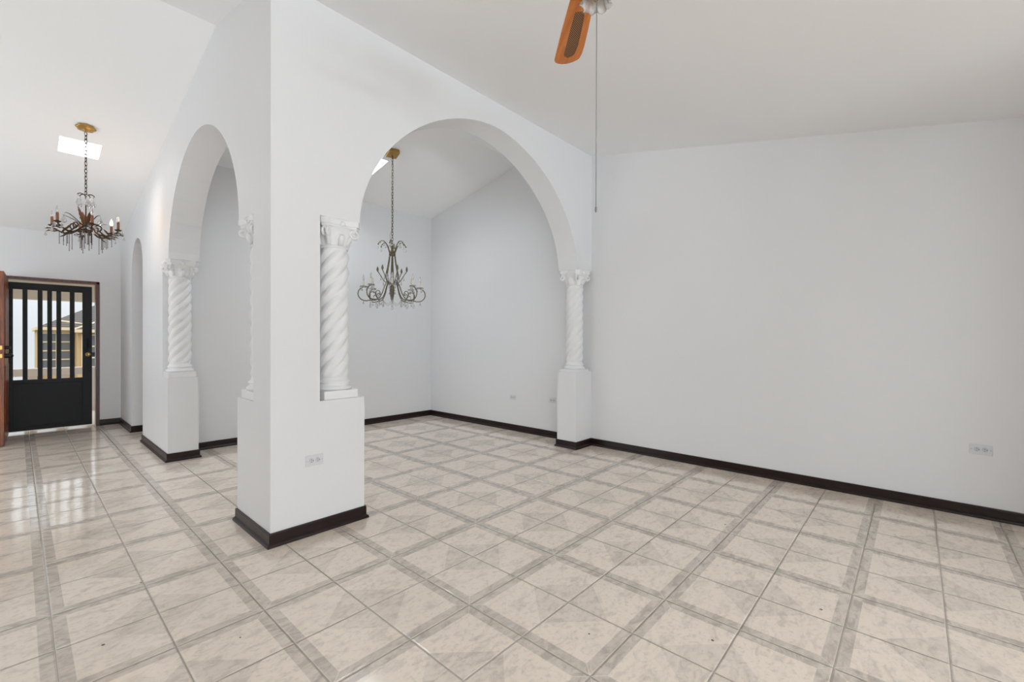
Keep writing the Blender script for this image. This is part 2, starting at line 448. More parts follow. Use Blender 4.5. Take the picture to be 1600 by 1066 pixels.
# ------------------------------------------------------------------ spiral columns
def column_proto(loc, label):
    root = empty('spiral_column', loc, label, 'column', 'white spiral columns of the arcade')
    H = SPR-PED
    b = MB(); b.bevbox(-.118, .118, -.118, .118, 0, .056, .004); b.build('plinth', PLASTER, root)
    b = MB()
    prof = [(.112, .056), (.119, .064), (.121, .072), (.117, .080), (.106, .085), (.101, .092), (.100, .098), (.106, .104), (.109, .110), (.105, .117), (.097, .121), (.094, .132), (.088, .145)]
    b.lathe(prof, 40); b.build('base_moulding', PLASTER, root)
    # shaft: five twisted strands wrapped with a relief of leaves
    b = MB(); z0, z1 = .135, H-.175
    def rf(r, z, a):
        ph = 5*(a-2*PI*z/.50)
        env = min(1, (z-z0)/.03, (z1-z)/.03); env = max(env, 0)
        rope = abs(math.cos(ph/2))**.7
        leaf = math.sin(3*ph+9*a)*math.sin(ph*1.0+60*z)
        return .0775+env*(.0195*rope+.0024*leaf*rope+.0022*max(0,math.cos(ph))**4)+(1-env)*.009
    NZ = 130
    b.lathe([(1, z0+(z1-z0)*i/NZ) for i in range(NZ+1)], 90, rfun=rf); b.build('twisted_shaft', PLASTER, root)
    # capital: astragal, leafy bell, corner volutes and a hollow-sided abacus
    b = MB(); zb = H-.180
    b.lathe([(.086, zb-.006), (.094, zb-.004), (.098, zb+.003), (.096, zb+.010), (.086, zb+.013)], 40)
    def rb(r, z, a):
        t = (z-zb)/.13
        bell = .082+.012*t+.034*max(0, t)**3
        lf = max(0, math.cos(4*a))**.6*(.014*math.sin(PI*min(1, t*1.25)))+max(0, -math.cos(4*a))**.6*.012*math.sin(PI*min(1, max(0, t)))
        rib = .0022*math.cos(32*a)*math.sin(PI*min(1, max(0, t)))
        return bell+lf+rib
    b.lathe([(1, zb+.01+.125*i/22) for i in range(23)], 96, rfun=rb)
    ab = []
    for k in range(4):
        a0 = PI/4+k*PI/2
        c0, c1 = Vector((math.cos(a0), math.sin(a0)))*.205, Vector((math.cos(a0+PI/2), math.sin(a0+PI/2)))*.205
        tdir = (c1-c0).normalized()
        nd = Vector((-tdir.y, tdir.x))
        for i in range(1, 12):
            t = i/12; p = c0.lerp(c1, .06+.88*t); p = p+nd*(.020*math.sin(PI*t)); ab.append((p.x, p.y))
    b.prism(ab, 2, H-.036, H)
    sm = [(p[0]*.93, p[1]*.93) for p in ab]; b.prism(sm, 2, H-.052, H-.034)
    for k in range(4):
        a = PI/4+k*PI/2; d = Vector((math.cos(a), math.sin(a), 0)); side = Vector((-d.y, d.x, 0))
        for s in (-1, 1):
            P = []; Rr = []
            for i in range(34):
                t = i/33; th = -PI*.5+t*PI*3.4; rr = .033*(1-.78*t)
                c = d*.148+Vector((0, 0, H-.083))
                P.append(c+d*(rr*math.cos(th+PI*.9))+Vector((0,0,1))*(rr*math.sin(th+PI*.9))+side*(s*.011*(1+t*.6)))
                Rr.append(.011-.004*t)
            b.tube(P, Rr, 7)
        # rising stalk under each volute
        b.tube([d*.092+Vector((0,0,zb+.02)), d*.104+Vector((0,0,zb+.06)), d*.126+Vector((0,0,zb+.09)), d*.15+Vector((0,0,H-.055))], [.012,.015,.016,.014], 8)
        d2 = Vector((math.cos(a+PI/4), math.sin(a+PI/4), 0))
        b.sphere(d2*.124+Vector((0,0,H-.03)), .020, 10, 8, (1,1,1))
        b.tube([d2*.092+Vector((0,0,zb+.015)), d2*.106+Vector((0,0,zb+.05)), d2*.122+Vector((0,0,zb+.075)), d2*.128+Vector((0,0,zb+.066))], [.016,.02,.016,.006], 8)
    b.build('leafy_capital', PLASTER, root)
    return root
c0 = column_proto((1.460, 2.980, PED), 'white spiral column standing right beside the big corner pier under the wide arch')
copy_tree(c0, (4.385, 2.977, PED), 'white spiral column at the right end of the wide arch, touching the right wall', PI/2)
copy_tree(c0, (1.132, 5.68, PED), 'white spiral column on the far left pier of the tall left arch', PI)
copy_tree(c0, (1.138, 3.285, PED), 'white spiral column mostly hidden behind the left edge of the corner pier', -PI/2)

# ------------------------------------------------------------------ outlets
def outlet_proto(loc, rz, label, half=1.0):
    """local: plate lies in the XZ plane, faces -Y"""
    root = empty('power_outlet', loc, label, 'outlet', 'white duplex outlets on the walls', rot=(0, 0, rz))
    b = MB(); b.bevbox(-.057, .057, -.005, 0, -.035, .035, .002); b.build('cover_plate', PLASTIC, root)
    for s in (-1, 1):
        b = MB(); pr = []
        t = bmesh.new(); bmesh.ops.create_cone(t, cap_ends=True, segments=24, radius1=.017, radius2=.016, depth=.004)
        b.merge(t, Matrix.Translation((s*.02, -.0062, 0)) @ Matrix.Rotation(PI/2, 4, 'X') @ Matrix.Diagonal((.92, 1, 1, 1)))
        so = b.build('socket', GREYPL, root)
        b = MB()
        for dz, hw in ((.006, .0046), (-.006, .0040)): b.box(s*.02-hw-.001, s*.02+hw-.001, -.0088, -.0082, dz-.0011, dz+.0011)
        t = bmesh.new(); bmesh.ops.create_cone(t, cap_ends=True, segments=12, radius1=.0028, radius2=.0028, depth=.0006)
        b.merge(t, Matrix.Translation((s*.02+.0095, -.0085, 0)) @ Matrix.Rotation(PI/2, 4, 'X'))
        b.build('slots', SLOT, so)
    for sx in (-.047, .047):
        b = MB(); b.sphere((sx, -.005, 0), .0032, 8, 6, (1, .5, 1)); b.build('screw', METAL, root)
    return root
o0 = outlet_proto((1.270, YB, .469), 0, 'white duplex outlet low on the front face of the corner pier')
copy_tree(o0, (XR, -.340, .479), 'white duplex outlet low on the plain right wall at the right edge', -PI/2)
copy_tree(o0, (XR, 4.08, .452), 'small white outlet on the dining wall seen through the wide arch, farther left one', -PI/2)
copy_tree(o0, (XR, 3.41, .474), 'white outlet on the dining wall partly hidden by the right pedestal', -PI/2)

# ------------------------------------------------------------------ entrance: frame, open door leaf, black gate
b = MB()
b.bevbox(DX0-.005, DX0+.03, YW-.012, YW+.14, 0, DZ+.002, .003)
b.bevbox(DX1-.034, DX1+.005, YW-.012, YW+.14, 0, DZ+.002, .003)
b.bevbox(DX0-.005, DX1+.005, YW-.012, YW+.14, DZ-.032, DZ+.006, .003)
struct(b.build('trim_1', FRAMEW), 'red-brown wooden frame of the entrance doorway', 'door frame')
# door leaf: hinged at the left jamb, swung into the room
leaf = empty('door_1', (-.125, YW-.03, 0), 'brown wooden entrance door swung open, seen edge on', 'door', kind='structure', rot=(0, 0, math.radians(-91.6)))
# local +X runs along the leaf away from the hinge; thickness in Y (0 .. .045)
b = MB(); b.bevbox(.0, .885, .0, .046, .012, 2.0, .003); b.build('door_panel', DOORW, leaf)
for y0, y1 in ((-.007, .002), (.044, .053)):
    b = MB()
    for (a0, a1, z0, z1) in ((.12, .40, .18, .92), (.48, .76, .18, .92), (.12, .40, 1.05, 1.85), (.48, .76, 1.05, 1.85)):
        b.bevbox(a0, a1, y0, y1, z0, z1, .004)
    b.build('raised_panels', DOORW, leaf)
KB = principled('dark_lock_metal', S2L((46, 44, 44)), .35, .8)
for z, r in ((1.13, .021), (1.035, .027)):
    b = MB()
    t = bmesh.new(); bmesh.ops.create_cone(t, cap_ends=True, segments=20, radius1=r, radius2=r*.9, depth=.14)
    b.merge(t, Matrix.Translation((.825, .023, z)) @ Matrix.Rotation(PI/2, 4, 'X'))
    if z < 1.1:
        for s in (-1, 1): b.sphere((.825, .023+s*.066, z), .028, 14, 10)
    b.build('knob' if z < 1.1 else 'deadbolt', KB, leaf)
    b = MB(); b.bevbox(.883, .8862, .014, .032, z-.022, z+.022, .001); b.box(.8855, .892, .019, .027, z-.006, z+.006)
    b.build('latch_plate', BRASS, leaf)
for z in (.3, 1.02, 1.8):
    b = MB(); b.tube([(-.008, -.006, z-.05), (-.008, -.006, z+.05)], .009, 10); b.build('hinge', KB, leaf)
# black gate
GY0, GY1 = YW+.03, YW+.068
gate = empty('door_2', (0, 0, 0), 'black metal gate with vertical bars and solid lower panel closing the doorway', 'gate', kind='structure')
b = MB()
b.bevbox(-.122, -.041, GY0, GY1, .026, 1.962, .003); b.bevbox(.607, .704, GY0, GY1, .026, 1.962, .003)
b.bevbox(-.05, .612, GY0, GY1, 1.873, 1.962, .003); b.bevbox(-.05, .612, GY0, GY1, .638, .692, .003); b.bevbox(-.05, .612, GY0, GY1, .026, .084, .003)
b.build('gate_frame', BLACK, gate)
b = MB(); b.box(-.045, .61, GY0+.014, GY1-.006, .08, .645); b.build('lower_panel', BLACK, gate)
for x0, x1 in ((.042, .087), (.178, .223), (.266, .311), (.352, .398), (.481, .529)):
    b = MB(); b.bevbox(x0, x1, GY0+.006, GY1-.006, .688, 1.877, .002); b.build('bar', BLACK, gate)
b = MB()
t = bmesh.new(); bmesh.ops.create_cone(t, cap_ends=True, segments=24, radius1=.03, radius2=.027, depth=.012)
b.merge(t, Matrix.Translation((.664, GY0-.005, 1.012)) @ Matrix.Rotation(PI/2, 4, 'X'))
b.tube([(.664, GY0-.008, 1.012), (.664, GY0-.04, 1.012)], .010, 12); b.sphere((.664, GY0-.052, 1.012), .025, 16, 12, (1, .8, 1))
b.build('round_knob', BRASS, gate)
b = MB(); b.tube([(.652, GY0, 1.235), (.655, GY0-.03, 1.225), (.662, GY0-.045, 1.165), (.655, GY0-.03, 1.105), (.652, GY0, 1.095)], .007, 10)
b.build('pull_handle', BLACK, gate)
b = MB(); b.bevbox(.62, .735, GY0+.012, GY1-.01, .985, 1.04, .002); b.build('lock_box', KB, gate)

# ------------------------------------------------------------------ outside: porch, railing, neighbour's house
CONC = paint('warm_grey_concrete', S2L((226, 217, 207)), .7, .2, .2)
BEIGE = paint('beige_porch_paint', S2L((232, 224, 212)), .7, .2, .1)
GROUND = paint('dry_ground', S2L((150, 142, 124)), .9, .1, .3)
b = MB(); b.box(-6, 6, YW+.15, 10.75, -.12, -.012); struct(b.build('floor_porch', CONC), 'grey concrete porch floor beyond the gate', 'porch floor')
b = MB(); b.box(-20, 40, 10.75, 36, -2.6, -2.4); struct(b.build('ground', GROUND), 'dry ground beyond the porch', 'ground')
b = MB(); b.box(-6, 6, YW+.15, 10.4, 2.14, 2.26); b.box(-6, 6, 10.2, 10.4, 1.842, 2.15)
struct(b.build('trim_2', BEIGE), 'beige beam along the edge of the porch roof', 'porch beam')
rail = empty('porch_railing', (0, 10.65, -.012), 'low grey concrete railing at the porch edge seen through the gate', 'railing')
b = MB(); b.bevbox(-5, 5, -.08, .08, .632, .755, .006); b.build('top_rail', CONC, rail)
b = MB(); b.box(-5, 5, -.05, .05, 0, .12); b.build('bottom_rail', CONC, rail)
rb_ = None
for k in range(28):
    x = -4.9+k*.36
    if rb_ is None:
        b = MB(); b.bevbox(-.07, .07, -.05, .05, .115, .64, .004); rb_ = b.build('baluster', CONC, rail, (x, 0, 0))
    else: copyobj(rb_, rail, (x, 0, 0))
TAN = paint('tan_stucco', S2L((200, 172, 130)), .8, .15, .1)
CREAM = paint('cream_trim', S2L((226, 208, 174)), .7, .2, .1)
SHINGLE = principled('dark_shingle', S2L((92, 84, 80)), .9)
g = G(SHINGLE); v = g.coords((1, 1, 1)); s_ = g.sep(v)
g.l.new(g.mix(g.ramp(g.m('SINE', g.m('MULTIPLY', s_[2], 90)), (-.2, .6)), (*S2L((78, 72, 70)), 1), (*S2L((108, 100, 96)), 1)), g.bsdf.inputs['Base Color'])
PANE = principled('grey_louvre_glass', S2L((110, 112, 116)), .25, 0, .5)
hs = empty('neighbour_house', (0, 22, -2.4), 'tan house with dark hipped roof seen between the gate bars', 'house')
Z0 = 2.4     # local height of world zero
b = MB(); b.box(.47, 4.2, 0, 5.1, 0, Z0+1.52); b.box(1.36, 4.2, -1.0, .02, 0, Z0+1.45); b.build('walls', TAN, hs)
b = MB(); b.box(.44, .56, -.06, 0, 0, Z0+1.5); b.build('side_shade_strip', principled('side_shade_brown', S2L((128, 108, 90)), .7), hs)  # brown strip: the shade of the side wall put into its colour
b = MB()
def hip(x0, x1, y0, y1, ze, zt, xr0, xr1, yr):
    b.faces([(x0,y0,ze),(x1,y0,ze),(x1,y1,ze),(x0,y1,ze),(xr0,yr,zt),(xr1,yr,zt)], [(0,1,5,4),(1,2,5),(2,3,4,5),(3,0,4),(3,2,1,0)])
hip(.40, 4.5, -.25, 5.3, Z0+1.58, Z0+2.62, 2.2, 2.6, 2.5)
hip(1.22, 4.5, -1.25, 2.0, Z0+1.50, Z0+1.98, 2.3, 3.2, .3)
b.build('roof', SHINGLE, hs)
b = MB(); b.box(.42, 4.5, -.27, -.2, Z0+1.50, Z0+1.60); b.box(.39, .44, -.25, 5.3, Z0+1.50, Z0+1.60); b.box(1.2, 4.5, -1.28, -1.2, Z0+1.42, Z0+1.52)
b.tube([(1.22, -1.25, Z0+1.51), (2.3, .3, Z0+1.99)], .035, 6); b.tube([(1.0, -.2, Z0+1.82), (1.6, -.1, Z0+1.72)], .03, 6)
b.box(.47, 1.36, -.04, 0, Z0+1.42, Z0+1.5)
b.build('cream_fascia', CREAM, hs)
for (x0, x1, y, z0, z1, rows) in ((.56, 1.225, -.05, .19, 1.40, 4), (1.48, 2.1, -1.05, .17, 1.34, 3)):
    b = MB(); W_ = .035
    b.box(x0-W_, x0, y, y+.06, Z0+z0-W_, Z0+z1+W_); b.box(x1, x1+W_, y, y+.06, Z0+z0-W_, Z0+z1+W_)
    for r in range(rows+1):
        zz_ = Z0+z0+(z1-z0)*r/rows; b.box(x0, x1, y, y+.06, zz_-.022, zz_+.022)
    b.box((x0+x1)/2-.012, (x0+x1)/2+.012, y+.005, y+.06, Z0+z0, Z0+z1)
    w = b.build('window', CREAM, hs)
    b = MB(); b.box(x0, x1, y+.03, y+.048, Z0+z0, Z0+z1); b.build('pane', PANE, w)

# ------------------------------------------------------------------ chandeliers
def drop_mesh(h, r):
    """faceted pear drop hanging from its origin"""
    b = MB(); b.lathe([(.0006, 0), (r*.25, -h*.18), (r*.62, -h*.45), (r, -h*.70), (r*.82, -h*.88), (r*.3, -h*.99), (.0005, -h)], 8, smooth=False)
    b.sphere((0, 0, .004), r*.28, 6, 5)
    return b
def chain(b, x, y, z0, z1, L, R, r):
    """links from z0 down to z1; each overlaps its neighbour"""
    n = int(round((z0-z1)/L)); L = (z0-z1)/n
    for i in range(n):
        M = Matrix.Translation((x, y, z0-L*(i+.5))) @ Matrix.Rotation(PI/2*(i % 2)+.5, 4, 'Z') @ Matrix.Rotation(PI/2, 4, 'X')
        b.torus(M @ Matrix.Diagonal((1, (L*.5+r*1.6)/R, 1, 1)), R, r, 1.0, 14, 6)
# --- bronze chandelier of the entrance
AX, AY = .432, 5.807
ZT = zc(AY)
LOS = Vector((AX, AY)).normalized()
VIEW = math.atan2(-LOS.x, LOS.y)           # azimuth of "right" as seen from the room
ch = empty('chandelier', (AX, AY, ZT), 'bronze leaf chandelier with copper candles, one bulb lit, hanging in the entrance', 'chandelier')
b = MB()
def scal(r, z, a): return r*(1+.06*math.cos(8*a))
b.lathe([(.0, -.0), (.066, -.003), (.070, -.010), (.062, -.018), (.036, -.026), (.016, -.032), (.011, -.044), (.0, -.046)], 48, rfun=scal)
cp = b.build('canopy', OLDGOLD, ch); cp.rotation_euler = (math.atan(-S2), 0, 0)
b = MB(); chain(b, 0, 0, -.045, -.64, .036, .0105, .0024); b.build('chain', BRONZE, ch)
b = MB(); b.tube([(.006, .004, -.045), (.010, 0, -.2), (-.006, .004, -.4), (.005, 0, -.64)], .0016, 6); b.build('cord', BEAD, ch)
TM = Matrix.Translation((0, 0, -.64))      # the body: z=0 at the chain's end
TL = Matrix.Translation
def at_body(o, M=Matrix.Identity(4)):
    o.matrix_local = TM @ M; return o
b = MB()
b.lathe([(.0, .012), (.008, .006), (.011, -.004), (.006, -.014), (.005, -.07), (.009, -.08), (.005, -.09), (.005, -.24), (.012, -.262), (.024, -.278), (.030, -.292), (.024, -.308), (.012, -.32), (.016, -.334), (.011, -.35), (.0, -.362)], 20)
at_body(b.build('stem', BRONZE, ch))
dm_big = drop_mesh(.082, .0215).build('crystal_drop', CRYSTAL, ch)
dm_small = drop_mesh(.034, .0105).build('crystal_drop', CRYSTAL, ch)
bead = MB(); bead.sphere((0,0,0), .008, 10, 8); bd = bead.build('crystal_bead', CRYSTAL, ch)
def stick(L):
    b = MB(); n = int(L/.0085)
    pr = [(.0004, 0)]
    for i in range(n):
        z = -i*L/n
        pr += [(.0017, z-.0006), (.0028, z-L/n*.5), (.0017, z-L/n+.0006)]
    pr.append((.0005, -L)); b.lathe(pr, 7); b.sphere((0, 0, -L-.003), .0040, 8, 6)
    return b
st_l = stick(.155).build('bead_strand', BEAD, ch); st_s = stick(.105).build('bead_strand', BEAD, ch)
first = {}
def put(src, M):
    """first use moves the original, later uses copy it"""
    if src.name not in first:
        first[src.name] = 1; o = src
    else: o = copyobj(src, ch)
    o.matrix_local = TM @ M; return o
for k in range(5):
    a = VIEW-math.radians(12)+k*2*PI/5; d = Vector((math.cos(a), math.sin(a), 0))
    b = MB(); b.tube([d*.004+Vector((0,0,-.008)), d*.02+Vector((0,0,.008)), d*.042+Vector((0,0,.010)), d*.058+Vector((0,0,.0)), d*.066+Vector((0,0,-.012))], [.0035,.004,.005,.004,.0012], 7)
    at_body(b.build('crown_leaf', BRONZE, ch))
    put(bd, TL(d*.055+Vector((0,0,-.014)))); put(dm_big, TL(d*.054+Vector((0,0,-.026))))
def leaf_mesh(L, W, bend):
    b = MB(); n = 14; vs = []; fs = []
    for i in range(n+1):
        t = i/n; w = W*math.sin(PI*min(1, t*.9+.10))**.8*(1+.16*math.sin(t*34)); x = bend*t*t; z = L*t
        for s in (-1, -.5, 0, .5, 1): vs.append((x+.25*w*abs(s), s*w, z))
        for s in (-1, -.5, 0, .5, 1): vs.append((x+.25*w*abs(s)+.0022, s*w, z))
    for i in range(n):
        for j in range(4):
            p = i*10+j; fs.append((p, p+1, p+11, p+10)); p += 5; fs.append((p+1, p, p+10, p+11))
        for j in (0, 4):
            p = i*10+j; fs.append((p, p+10, p+15, p+5))
    b.faces(vs, fs, True); return b
def az(deg): return VIEW-math.radians(deg)     # 0 right, 90 towards the viewer
# broad rust leaves round the stem and narrow leaning ones between the arms
for dg, L, W, bend, lean in ((140, .185, .019, .030, .16), (60, .15, .017, .030, .15), (250, .16, .018, .035, .16), (165, .165, .008, .05, .80), (12, .135, .009, .05, .95), (330, .15, .008, .05, .85)):
    a = az(dg)
    o = leaf_mesh(L, W, bend).build('upright_leaf', RUST if W > .01 else BRONZE, ch)
    at_body(o, TL((.012*math.cos(a), .012*math.sin(a), -.295)) @ Matrix.Rotation(a, 4, 'Z') @ Matrix.Rotation(lean, 4, 'Y'))
ANG = [20, 80, 140, 200, 260, 320]
RC = .24
armsrc = None
for k, dg in enumerate(ANG):
    a = az(dg); R = Matrix.Rotation(a, 4, 'Z')
    if armsrc is None:
        b = MB()
        def P(*q): return [(x, 0, z) for x, z in q]
        b.tube(P((.015,-.292),(.04,-.312),(.07,-.342),(.105,-.366),(.14,-.373),(.175,-.364),(.205,-.346),(.228,-.330),(RC,-.316)), [.006,.0075,.0085,.0085,.0085,.008,.007,.006,.005], 9)
        sp = []
        for i in range(26):
            t = i/25; th = -1.2+t*6.6; rr = .031*(1-.62*t); sp.append((.086+rr*math.cos(th), .004*math.sin(6*t), -.300+rr*math.sin(th)))
        b.tube([(.15, 0, -.372), (.125, 0, -.356)]+sp, [.006]*14+[.0055]*14, 8)
        b.tube(P((.175,-.365),(.16,-.345),(.145,-.325),(.128,-.305)), [.004,.008,.008,.001], 8)
        b.tube(P((.20,-.352),(.225,-.358),(.25,-.352),(.268,-.356),(.285,-.366)), [.005,.006,.0055,.005,.001], 8)
        b.tube(P((.14,-.373),(.155,-.392),(.17,-.398),(.19,-.41)), [.005,.006,.005,.001], 7)
        for s in (-1, 1):
            b.tube([(.215, 0, -.343), (.232, s*.02, -.338), (.258, s*.034, -.338), (.276, s*.04, -.346)], [.004,.006,.005,.001], 7)
        armsrc = b.build('arm', BRONZE, ch); arm = armsrc
        c_ = (RC, 0, .085)
        b = MB()
        b.lathe([(.006, -.402), (.017, -.400), (.026, -.392), (.028, -.388), (.019, -.390), (.012, -.387), (.012, -.380), (.0, -.380)], 20, c_, rfun=lambda r, z, a_: r*(1+.10*math.cos(6*a_)) if r > .018 else r)
        b.build('candle_cup', BRONZE, arm)
        b = MB(); b.lathe([(.0100, -.384), (.0108, -.38), (.0108, -.318), (.0100, -.314), (.0, -.314)], 16, c_); b.build('candle_sleeve', COPPER, arm)
        b = MB(); b.lathe([(.006, -.314), (.0075, -.310), (.0125, -.300), (.0132, -.292), (.0108, -.278), (.0058, -.264), (.0026, -.254), (.0003, -.248)], 16, c_); b.build('flame_bulb', BULBG, arm)
    else:
        arm = copyobj(armsrc, ch)
    arm.matrix_local = TM @ R
    if dg == 320:
        for c in arm.children:
            if c.name.startswith('flame_bulb'):
                c.data = c.data.copy(); c.data.materials[0] = LIT; c['label'] = 'lit glowing bulb'
    d = Vector((math.cos(a), math.sin(a), 0)); e = Vector((-d.y, d.x, 0))
    for q, (rr, off, L) in enumerate(((.12, 0, 1), (.155, .014, 0), (.145, -.016, 0), (.19, .0, 0))):
        put(st_l if L else st_s, TL(d*rr+e*off+Vector((0, 0, -.372 if rr < .18 else -.36))))
    for q in range(4):
        t = q/4*2*PI+.4
        put(dm_small, TL(d*(RC+.032*math.cos(t))+e*(.032*math.sin(t))+Vector((0, 0, -.322-.004*(q % 2)))))
    put(dm_small, TL(d*.284+Vector((0, 0, -.370)))); put(bd, TL(d*.222+e*.026+Vector((0,0,-.335)))); put(bd, TL(d*.256+e*-.03+Vector((0,0,-.348))))
    if k % 2 == 0:
        a2 = az(dg+28); d2 = Vector((math.cos(a2), math.sin(a2), 0))
        b = MB(); b.tube([d2*.02+Vector((0,0,-.285)), d2*.07+Vector((0,0,-.235)), d2*.11+Vector((0,0,-.200)), d2*.135+Vector((0,0,-.192)), d2*.15+Vector((0,0,-.205))], [.0035,.004,.0035,.0028,.0012], 7)
        at_body(b.build('stalk', BRONZE, ch))
        put(dm_big, TL(d2*.149+Vector((0,0,-.208))))
for q in range(9):
    t = q/9*2*PI+.2
    put(st_l if q % 3 == 0 else st_s, TL((.04*math.cos(t), .04*math.sin(t), -.335-.02*(q % 2))))
    put(bd, TL((.037*math.cos(t), .037*math.sin(t), -.312)))
for q in range(5):
    t = q/5*2*PI+.5
    put(dm_small, TL((.025*math.cos(t), .025*math.sin(t), -.345)))
b = MB(); b.lathe([(.0004, -.318), (.022, -.320), (.043, -.328), (.045, -.333), (.022, -.337), (.0, -.337)], 24); at_body(b.build('centre_dish', BRONZE, ch))

a = az(320); LAMP = Vector((AX+RC*math.cos(a), AY+RC*math.sin(a), ZT-.64-.14))   # just above the lit bulb
# --- olive bronze chandelier of the dining area
BX, BY = 2.988, 4.626
ZB = zc(BY)
LOS = Vector((BX, BY)).normalized(); VIEW = math.atan2(-LOS.x, LOS.y)
c2 = empty('chandelier', (BX, BY, ZB), 'olive metal chandelier with ivory candles and clear drops, hanging behind the wide arch', 'chandelier')
b = MB(); b.bevbox(-.065, .065, -.065, .065, -.05, .004, .006); o = b.build('canopy', OLDGOLD, c2); o.rotation_euler = (math.atan(-S2), 0, VIEW+.35)
b = MB(); chain(b, 0, 0, -.05, -1.16, .034, .0115, .0030); b.build('chain', OLIVE, c2)
b = MB(); b.tube([(.004, .0, -.05), (-.008, .0, -.4), (.006, 0, -.75), (.0, 0, -.9), (-.022, .016, -1.0), (-.012, .008, -1.16)], .002, 6); b.build('cord', BEAD, c2)
CZ = lambda z: z-ZB               # world height -> local
b = MB()
b.lathe([(.0, CZ(2.36)), (.008, CZ(2.355)), (.010, CZ(2.31)), (.022, CZ(2.29)), (.036, CZ(2.27)), (.040, CZ(2.245)), (.032, CZ(2.23)), (.012, CZ(2.225)), (.010, CZ(2.0)), (.016, CZ(1.97)), (.010, CZ(1.94)), (.012, CZ(1.91)), (.0, CZ(1.905))], 18)
b.build('stem', OLIVE, c2)
b = MB(); b.lathe([(.05, CZ(1.915)), (.075, CZ(1.913)), (.075, CZ(1.895)), (.05, CZ(1.893)), (.012, CZ(1.9)), (.012, CZ(1.91)), (.05, CZ(1.915))], 24, cap=False)
b.build('hub_ring', OLIVE, c2)
b = MB(); b.lathe([(.0, CZ(1.9)), (.014, CZ(1.885)), (.022, CZ(1.87)), (.026, CZ(1.85)), (.024, CZ(1.77)), (.014, CZ(1.71)), (.006, CZ(1.68)), (.0, CZ(1.672))], 10, rfun=lambda r, z, a: r*(1+.12*math.cos(5*a)))
b.build('centre_tassel', OLIVE, c2)
d_s = drop_mesh(.045, .011).build('crystal_drop', CRYSTAL, c2)
d_l = drop_mesh(.075, .014).build('crystal_drop', CRYSTAL, c2)
bb_ = MB(); bb_.sphere((0,0,0), .007, 8, 6); d_b = bb_.build('crystal_bead', CRYSTAL, c2)
def put2(src, p):
    if src.name not in first:
        first[src.name] = 1; o = src
    else: o = copyobj(src, c2)
    o.location = p; return o
src = {}
def rep(name, mk, mat, a):
    if name not in src: o = mk().build(name, mat, c2); src[name] = o
    else: o = copyobj(src[name], c2)
    o.rotation_euler = (0, 0, a); return o
def P2(*q): return [(x, 0, CZ(z)) for x, z in q]
def mk_crown():
    b = MB(); b.tube(P2((.03,2.25),(.045,2.30),(.07,2.36),(.10,2.395),(.13,2.395),(.155,2.375),(.168,2.352)), [.0055,.006,.006,.006,.0055,.006,.003], 8); b.sphere((.168, 0, CZ(2.352)), .010, 8, 6); return b
def mk_rod():
    b = MB(); b.tube(P2((.034,2.24),(.045,2.16),(.062,2.07),(.078,2.0),(.074,1.955),(.062,1.92)), .0055, 8); return b
def mk_tulip():
    b = MB(); b.tube(P2((.06,1.905),(.09,1.925),(.12,1.97),(.145,2.01),(.166,2.04)), [.005,.0055,.005,.005,.006], 8)
    b.lathe([(.004, CZ(2.04)), (.012, CZ(2.055)), (.013, CZ(2.07)), (.009, CZ(2.088)), (.002, CZ(2.105))], 8, (.17, 0, 0)); return b
def mk_arm():
    b = MB(); P = [(.07, 0, CZ(1.905)), (.09, 0, CZ(1.86)), (.112, 0, CZ(1.79)), (.145, 0, CZ(1.73)), (.19, 0, CZ(1.70))]
    for i in range(20):
        t = i/19; th = -PI*.62+t*PI*1.2; P.append((.298+.088*math.cos(th), 0, CZ(1.772)+.082*math.sin(th)))
    b.tube(P, .0062, 9)
    Q = []
    for i in range(16):
        t = i/15; th = PI*.1+t*PI*1.4; rr = .04*(1-.6*t); Q.append((.215+rr*math.cos(th), 0, CZ(1.765)+rr*math.sin(th)))
    b.tube([(.20, 0, CZ(1.70)), (.25, 0, CZ(1.725))]+Q, [.005]*18, 7)
    return b
for k in range(6):
    a = VIEW+k*PI/3+.35
    rep('crown_arm', mk_crown, OLIVE, a)
    d = Vector((math.cos(a), math.sin(a), 0))
    put2(d_s, d*.168+Vector((0,0,CZ(2.335)))); put2(d_b, d*.14+Vector((0,0,CZ(2.37)))); put2(d_s, d*.10+Vector((0,0,CZ(2.375))))
    rep('body_rod', mk_rod, OLIVE, a)
    put2(d_l, d*.06+Vector((0,0,CZ(2.0)))); put2(d_b, d*.05+Vector((0,0,CZ(2.12))))
    a2 = a+PI/6; rep('tulip_stem', mk_tulip, OLIVE, a2)
    d2 = Vector((math.cos(a2), math.sin(a2), 0))
    put2(d_s, d2*.135+Vector((0,0,CZ(1.975)))); put2(d_s, d2*.105+Vector((0,0,CZ(1.925))))
arm0 = None
